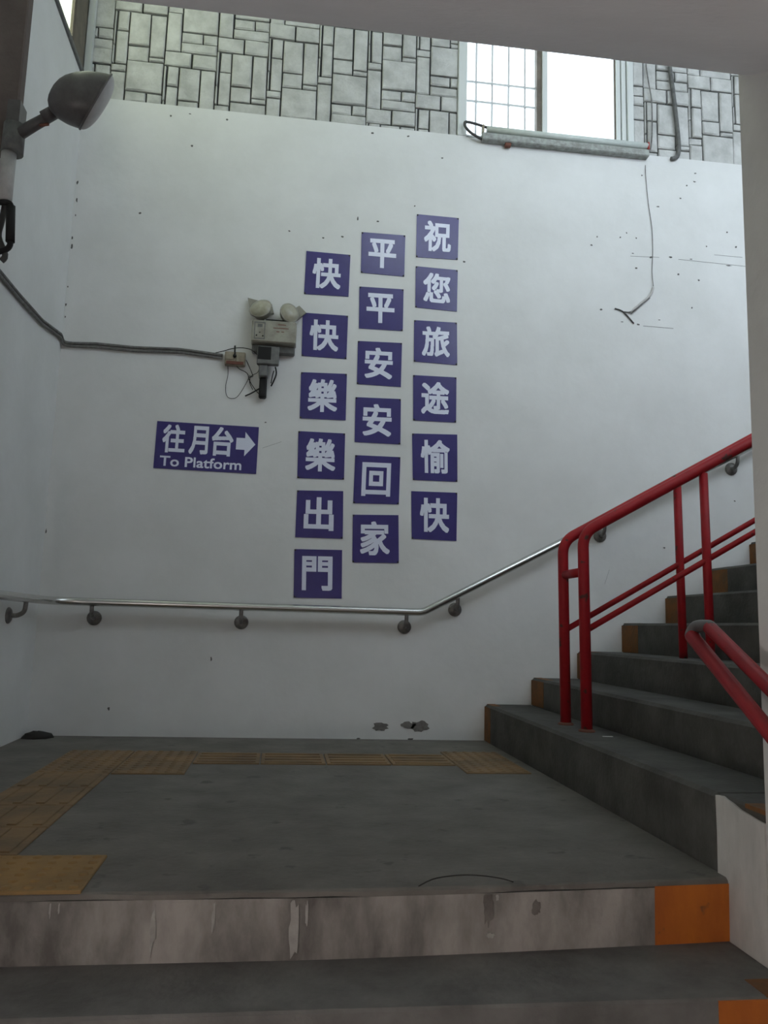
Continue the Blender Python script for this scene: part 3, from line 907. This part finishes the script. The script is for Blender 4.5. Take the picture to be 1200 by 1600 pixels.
# loose wires
def wire(name, label, pts, r, m_='black', dd=0.03, cat='cable'):
    o = MB().tube(smooth([cE(x, y, d) for x, y, d in pts], 5), r, 6).build(name, m_)
    return tag(o, label, cat)


wire('loose_wire', 'thin black wire hanging in a loop below the junction box', [(240, 880, .01), (240, 980, .012), (218, 1080, .012), (222, 1170, .012), (255, 1213, .012), (320, 1212, .012), (370, 1160, .012), (430, 1060, .012), (465, 985, .015), (470, 975, .015)], 0.0017)
wire('loose_wire', 'thin wire running from the junction box to the tangle below', [(325, 870, .02), (360, 910, .015), (420, 940, .015), (450, 970, .018), (460, 1020, .018), (500, 1090, .018), (545, 1150, .018), (590, 1190, .018)], 0.0022)
wire('loose_wire', 'black wire dropping from the right edge of the junction box', [(430, 815, .02), (460, 880, .02), (485, 940, .022), (500, 985, .022), (470, 1000, .022), (470, 1060, .02), (500, 1125, .02)], 0.0024)
wire('loose_wire', 'short black wire curling from the adapter to the tangle', [(550, 760, .03), (545, 800, .022), (560, 860, .018), (566, 910, .018), (545, 950, .018), (495, 975, .02), (465, 1000, .02)], 0.0019)
wire('loose_wire', 'thick black cable end crossing below the adapter', [(420, 1192, .02), (500, 1155, .02), (560, 1120, .025), (625, 1085, .03)], 0.0042)
wire('loose_wire', 'black wire arching over the junction box to the adapter', [(110, 742, .01), (200, 722, .03), (290, 697, .045), (380, 690, .045), (470, 705, .045), (530, 745, .04), (560, 790, .056)], 0.0024)

# cables clipped along the walls from the left
cb = thing('wall_cable', (-0.9, D, 2.1), 'pair of dark cables running along the left and back walls to the junction box', 'cable')
for i, (dz, r) in enumerate(((0.0, 0.0085), (-0.019, 0.0075))):
    A = [onX(x, y, XL + 0.012) for x, y in ((-420, -73), (-60, 353), (0, 424), (30, 460), (65, 500))]
    B = [onY(x, y, D - 0.012) for x, y in ((98, 535), (150, 537), (210, 543), (280, 546), (320, 551), (348, 555))]
    A[-1].x = XL + 0.014
    pts = A + [Vector((XL + 0.013, D - 0.06, B[0].z + 0.03)), Vector((XL + 0.016, D - 0.016, B[0].z)), Vector((XL + 0.06, D - 0.013, B[0].z - 0.001))] + B[1:]
    rr_ = random.Random(i)
    P = [p + Vector((0, 0, dz + rr_.uniform(-0.002, 0.002))) for p in pts]
    MB().tube(bend(P, 0.02, 3), r, 8).build('cable_strand', 'cable_gray', cb)

# ------------------------------------------------------------------ lamp at the upper left
LY = 3.2
lp = thing('wall_lamp', (-1.15, LY, 2.05), 'dark street style lamp on a short arm at the upper left', 'lamp')
lY = lambda x, y, Y=LY: onY(x, y, Y)
c = lY(147, 158, 3.12)
n = Vector((0.84, 0.42, -0.36)).normalized()          # lens side
u = Vector((0.52, 0.0, 0.86)); u = (u - n * u.dot(n)).normalized()   # long axis of the rim
v = u.cross(n)
k = 3.12 / F
La, Lb, Lc = 50 * k, 42 * k, 68 * k


def egg(a, b):
    # a: angle round the long axis, b: -1..1 along it
    t = b
    r = math.sqrt(max(0, 1 - abs(t) ** 2.6)) * (1.0 + 0.05 * t)
    return r


def egg_half(sgn, off, name, m_, parent):
    mb = MB(); NU, NV = 16, 14
    vs = []; fs = []
    for i in range(NU + 1):
        t = -1 + 2 * i / NU
        t = math.sin(t * math.pi / 2)
        r = egg(0, t)
        for j in range(NV + 1):
            a_ = math.pi * j / NV
            depth = (1.0 if sgn < 0 else 0.24) * Lc
            dv = n if sgn > 0 else Vector((0.93, 0.35, 0.03)).normalized()
            p = c + u * (t * La) + v * (math.cos(a_) * r * Lb) + dv * (sgn * math.sin(a_) * r * depth) + n * off
            vs.append(p)
    for i in range(NU):
        for j in range(NV):
            fs.append((i * (NV + 1) + j, (i + 1) * (NV + 1) + j, (i + 1) * (NV + 1) + j + 1, i * (NV + 1) + j + 1))
    mb.add(vs, fs, True)
    return mb.build(name, m_, parent)


hd = egg_half(-1, 0.006, 'lamp_housing', 'lamp_dark', lp)
egg_half(1, 0.006, 'lamp_lens', 'lamp_lens', hd)
ring = []
for j in range(33):
    a_ = 2 * math.pi * j / 32
    t = math.cos(a_)
    r = math.copysign(egg(0, t), math.sin(a_))
    ring.append(c + u * (t * La * 1.01) + v * (r * Lb * 1.01) + n * 0.006)
MB().tube(ring, 0.005, 6, False).build('lamp_rim', 'lamp_dark', hd)
a0 = lY(22, 214); a1 = lY(52, 196, 3.17); a2 = lY(92, 174, 3.13)
MB().tube([a0, a1, a2], [0.026, 0.024, 0.021], 12).build('arm', 'lamp_dark', lp)
MB().tube([lY(68, 184, 3.14), lY(84, 175, 3.13)], 0.026, 12).build('arm_clamp', 'lamp_dark', lp)
MB().tube([lY(62, 196, 3.14), lY(76, 194, 3.13)], 0.006, 6).build('clamp_screw', 'rust', lp)
px_ = lY(19, 240).x
MB().tube([(px_, LY, lY(19, 196).z), (px_, LY, lY(19, 240).z)], 0.042, 14).build('collar', 'grey_box', lp)
MB().tube([(px_ - 0.012, LY, lY(19, 238).z), (px_ - 0.012, LY, lY(15, 318).z)], 0.029, 14).build('pole', 'pvc', lp)
MB().tube(bend([lY(-14, 316, 3.17), lY(18, 316, 3.17), lY(16, 388, 3.17), lY(-10, 396, 3.17)], 0.025, 5), 0.0115, 9).build('clip', 'black', lp)
MB().tube([lY(17, 322, 3.168), lY(16, 378, 3.168)], 0.0175, 9).build('clip_sleeve', 'black', lp)
MB().tube(smooth([lY(8, 318, 3.2), lY(3, 345, 3.19), lY(-2, 370, 3.19), lY(8, 398, 3.18), lY(2, 408, 3.18)], 4), 0.012, 8).build('cord', 'rubber', lp)
MB().box((px_ - 0.03, LY - 0.02, lY(19, 200).z), (px_ + 0.02, LY + 0.06, lY(19, 188).z + 0.08)).build('mounting_plate', 'lamp_dark', lp)

# ------------------------------------------------------------------ fluorescent batten under the window
bt = thing('tube_light', (1.69, D, 3.70), 'white fluorescent batten lamp lying under the bright window', 'lamp')
bx0, bx1 = 1.135, 2.245
MB().box((bx0, D - 0.05, 3.695), (bx1, D, 3.745), 0.006).build('housing', 'batten_under', bt)
MB().tube([(bx0 + 0.03, D - 0.035, 3.772), (bx1 - 0.005, D - 0.035, 3.772)], 0.021, 14).build('tube', 'batten_white', bt)
for x, m_ in ((bx0, 'beige'), (bx1 - 0.012, 'soft_red')):
    MB().box((x, D - 0.056, 3.742), (x + 0.012, D - 0.014, 3.794), 0.004).build('end_cap', m_, bt)
cK = lambda x, y, d: (lambda p: Vector((p.x, D - d, p.z)))(onY(700 + x / 12, 160 + y / 12, D - d))
MB().tube(smooth([cK(640, 690, .03), cK(560, 650, .035), cK(420, 560, .04), cK(330, 460, .04), cK(315, 395, .04), cK(350, 365, .04), cK(560, 415, .03), cK(860, 520, .02), cK(1020, 570, .01)], 5), 0.0085, 9).build('cable_loop', 'rubber', bt)
MB().box((cK(1070, 800, .03).x, D - 0.04, 3.672), (cK(1180, 800, .03).x, D - 0.01, 3.697), 0.004).build('clip', 'rust', bt)

# ------------------------------------------------------------------ pipe and wires at the upper right
cP = lambda x, y, d: (lambda p: Vector((p.x, D - d, p.z)))(onY(970 + x / 6, 90 + y / 6, D - d))
pp = MB().tube([Vector((cP(440, 60, 0).x, D - 0.012, 4.9))] + smooth([cP(462, 110, .012), cP(478, 230, .012), cP(500, 400, .012), cP(525, 620, .012), cP(543, 800, .012), cP(540, 900, .012), cP(515, 940, .014), cP(470, 948, .014)], 5), 0.0135, 10).build('conduit_pipe', 'conduit')
tag(pp, 'dark conduit pipe curving down over the stone wall', 'pipe')
o = MB().tube([Vector((cP(225, 40, 0).x, D - 0.006, 4.9))] + smooth([cP(238, 90, .008), cP(262, 240, .008), cP(290, 420, .008), cP(293, 700, .008), cP(280, 850, .008), cP(255, 900, .01)], 5), 0.0045, 6).build('wall_wire', 'cable_gray')
tag(o, 'thin grey wire running down the stones beside the window', 'cable')
cH = lambda x, y, d=0.006: (lambda p: Vector((p.x, D - d, p.z)))(onY(900 + x / 4, 200 + y / 4, D - d))
hw = thing('hanging_wire', (cH(480, 990).x, D, cH(480, 1220).z), 'thin wire hanging down the wall with a broken clip at its end', 'cable')
MB().tube(smooth([cH(434, 232), cH(436, 300), cH(452, 470), cH(474, 620), cH(480, 760), cH(476, 900), cH(484, 990, .01)], 5), 0.0022, 6).build('wire', 'cable_gray', hw)
MB().tube(smooth([cH(484, 990, .012), cH(465, 1045, .014), cH(400, 1100, .014), cH(340, 1150, .012)], 4), [0.003] + [0.0075] * 10 + [0.005] * 2, 7).build('sleeve', 'pvc', hw)
MB().tube([cH(462, 1062, .012), cH(345, 1160, .012)], 0.0035, 6).build('sleeve_edge', 'cable_gray', hw)
MB().tube(smooth([cH(243, 1128), cH(290, 1145), cH(330, 1185), cH(362, 1222)], 4), 0.004, 6).build('clip', 'rubber', hw)
MB().tube(smooth([cH(295, 1148), cH(340, 1150), cH(380, 1125)], 4), 0.003, 6).build('clip_tooth', 'rubber', hw)

# scrap on the first tread
p = onZ(948, 1151, H[0])
m = MB().hexa([(p.x - 0.02, p.y - 0.01, H[0] + 0.0005), (p.x + 0.02, p.y - 0.018, H[0] + 0.0005), (p.x + 0.022, p.y - 0.004, H[0] + 0.0005), (p.x - 0.018, p.y + 0.004, H[0] + 0.0005)],
              [(p.x - 0.02, p.y - 0.01, H[0] + 0.002), (p.x + 0.02, p.y - 0.018, H[0] + 0.004), (p.x + 0.022, p.y - 0.004, H[0] + 0.003), (p.x - 0.018, p.y + 0.004, H[0] + 0.002)])
tag(m.build('paper_scrap', 'paper'), 'tiny white paper scrap on the first tread', 'scrap')

# ------------------------------------------------------------------ assumed unseen lamp behind the viewer, added to light passage ceiling, riser and right wall
pl_ = thing('added_passage_light', (XL, -0.3, -0.1), 'assumed fluorescent lamp, unseen, added on the left wall of the passage behind the viewer for fill light', 'lamp')
MB().box((XL, -0.94, -0.10), (XL + 0.05, 0.34, 0.0), 0.005).build('housing', 'batten_white', pl_)
MB().tube([(XL + 0.075, -0.9, -0.05), (XL + 0.075, 0.3, -0.05)], 0.016, 10).build('tube', 'tube_light', pl_)
for y in (-0.92, 0.30):
    MB().box((XL + 0.04, y, -0.075), (XL + 0.095, y + 0.02, -0.025), 0.004).build('end_cap', 'batten_white', pl_)
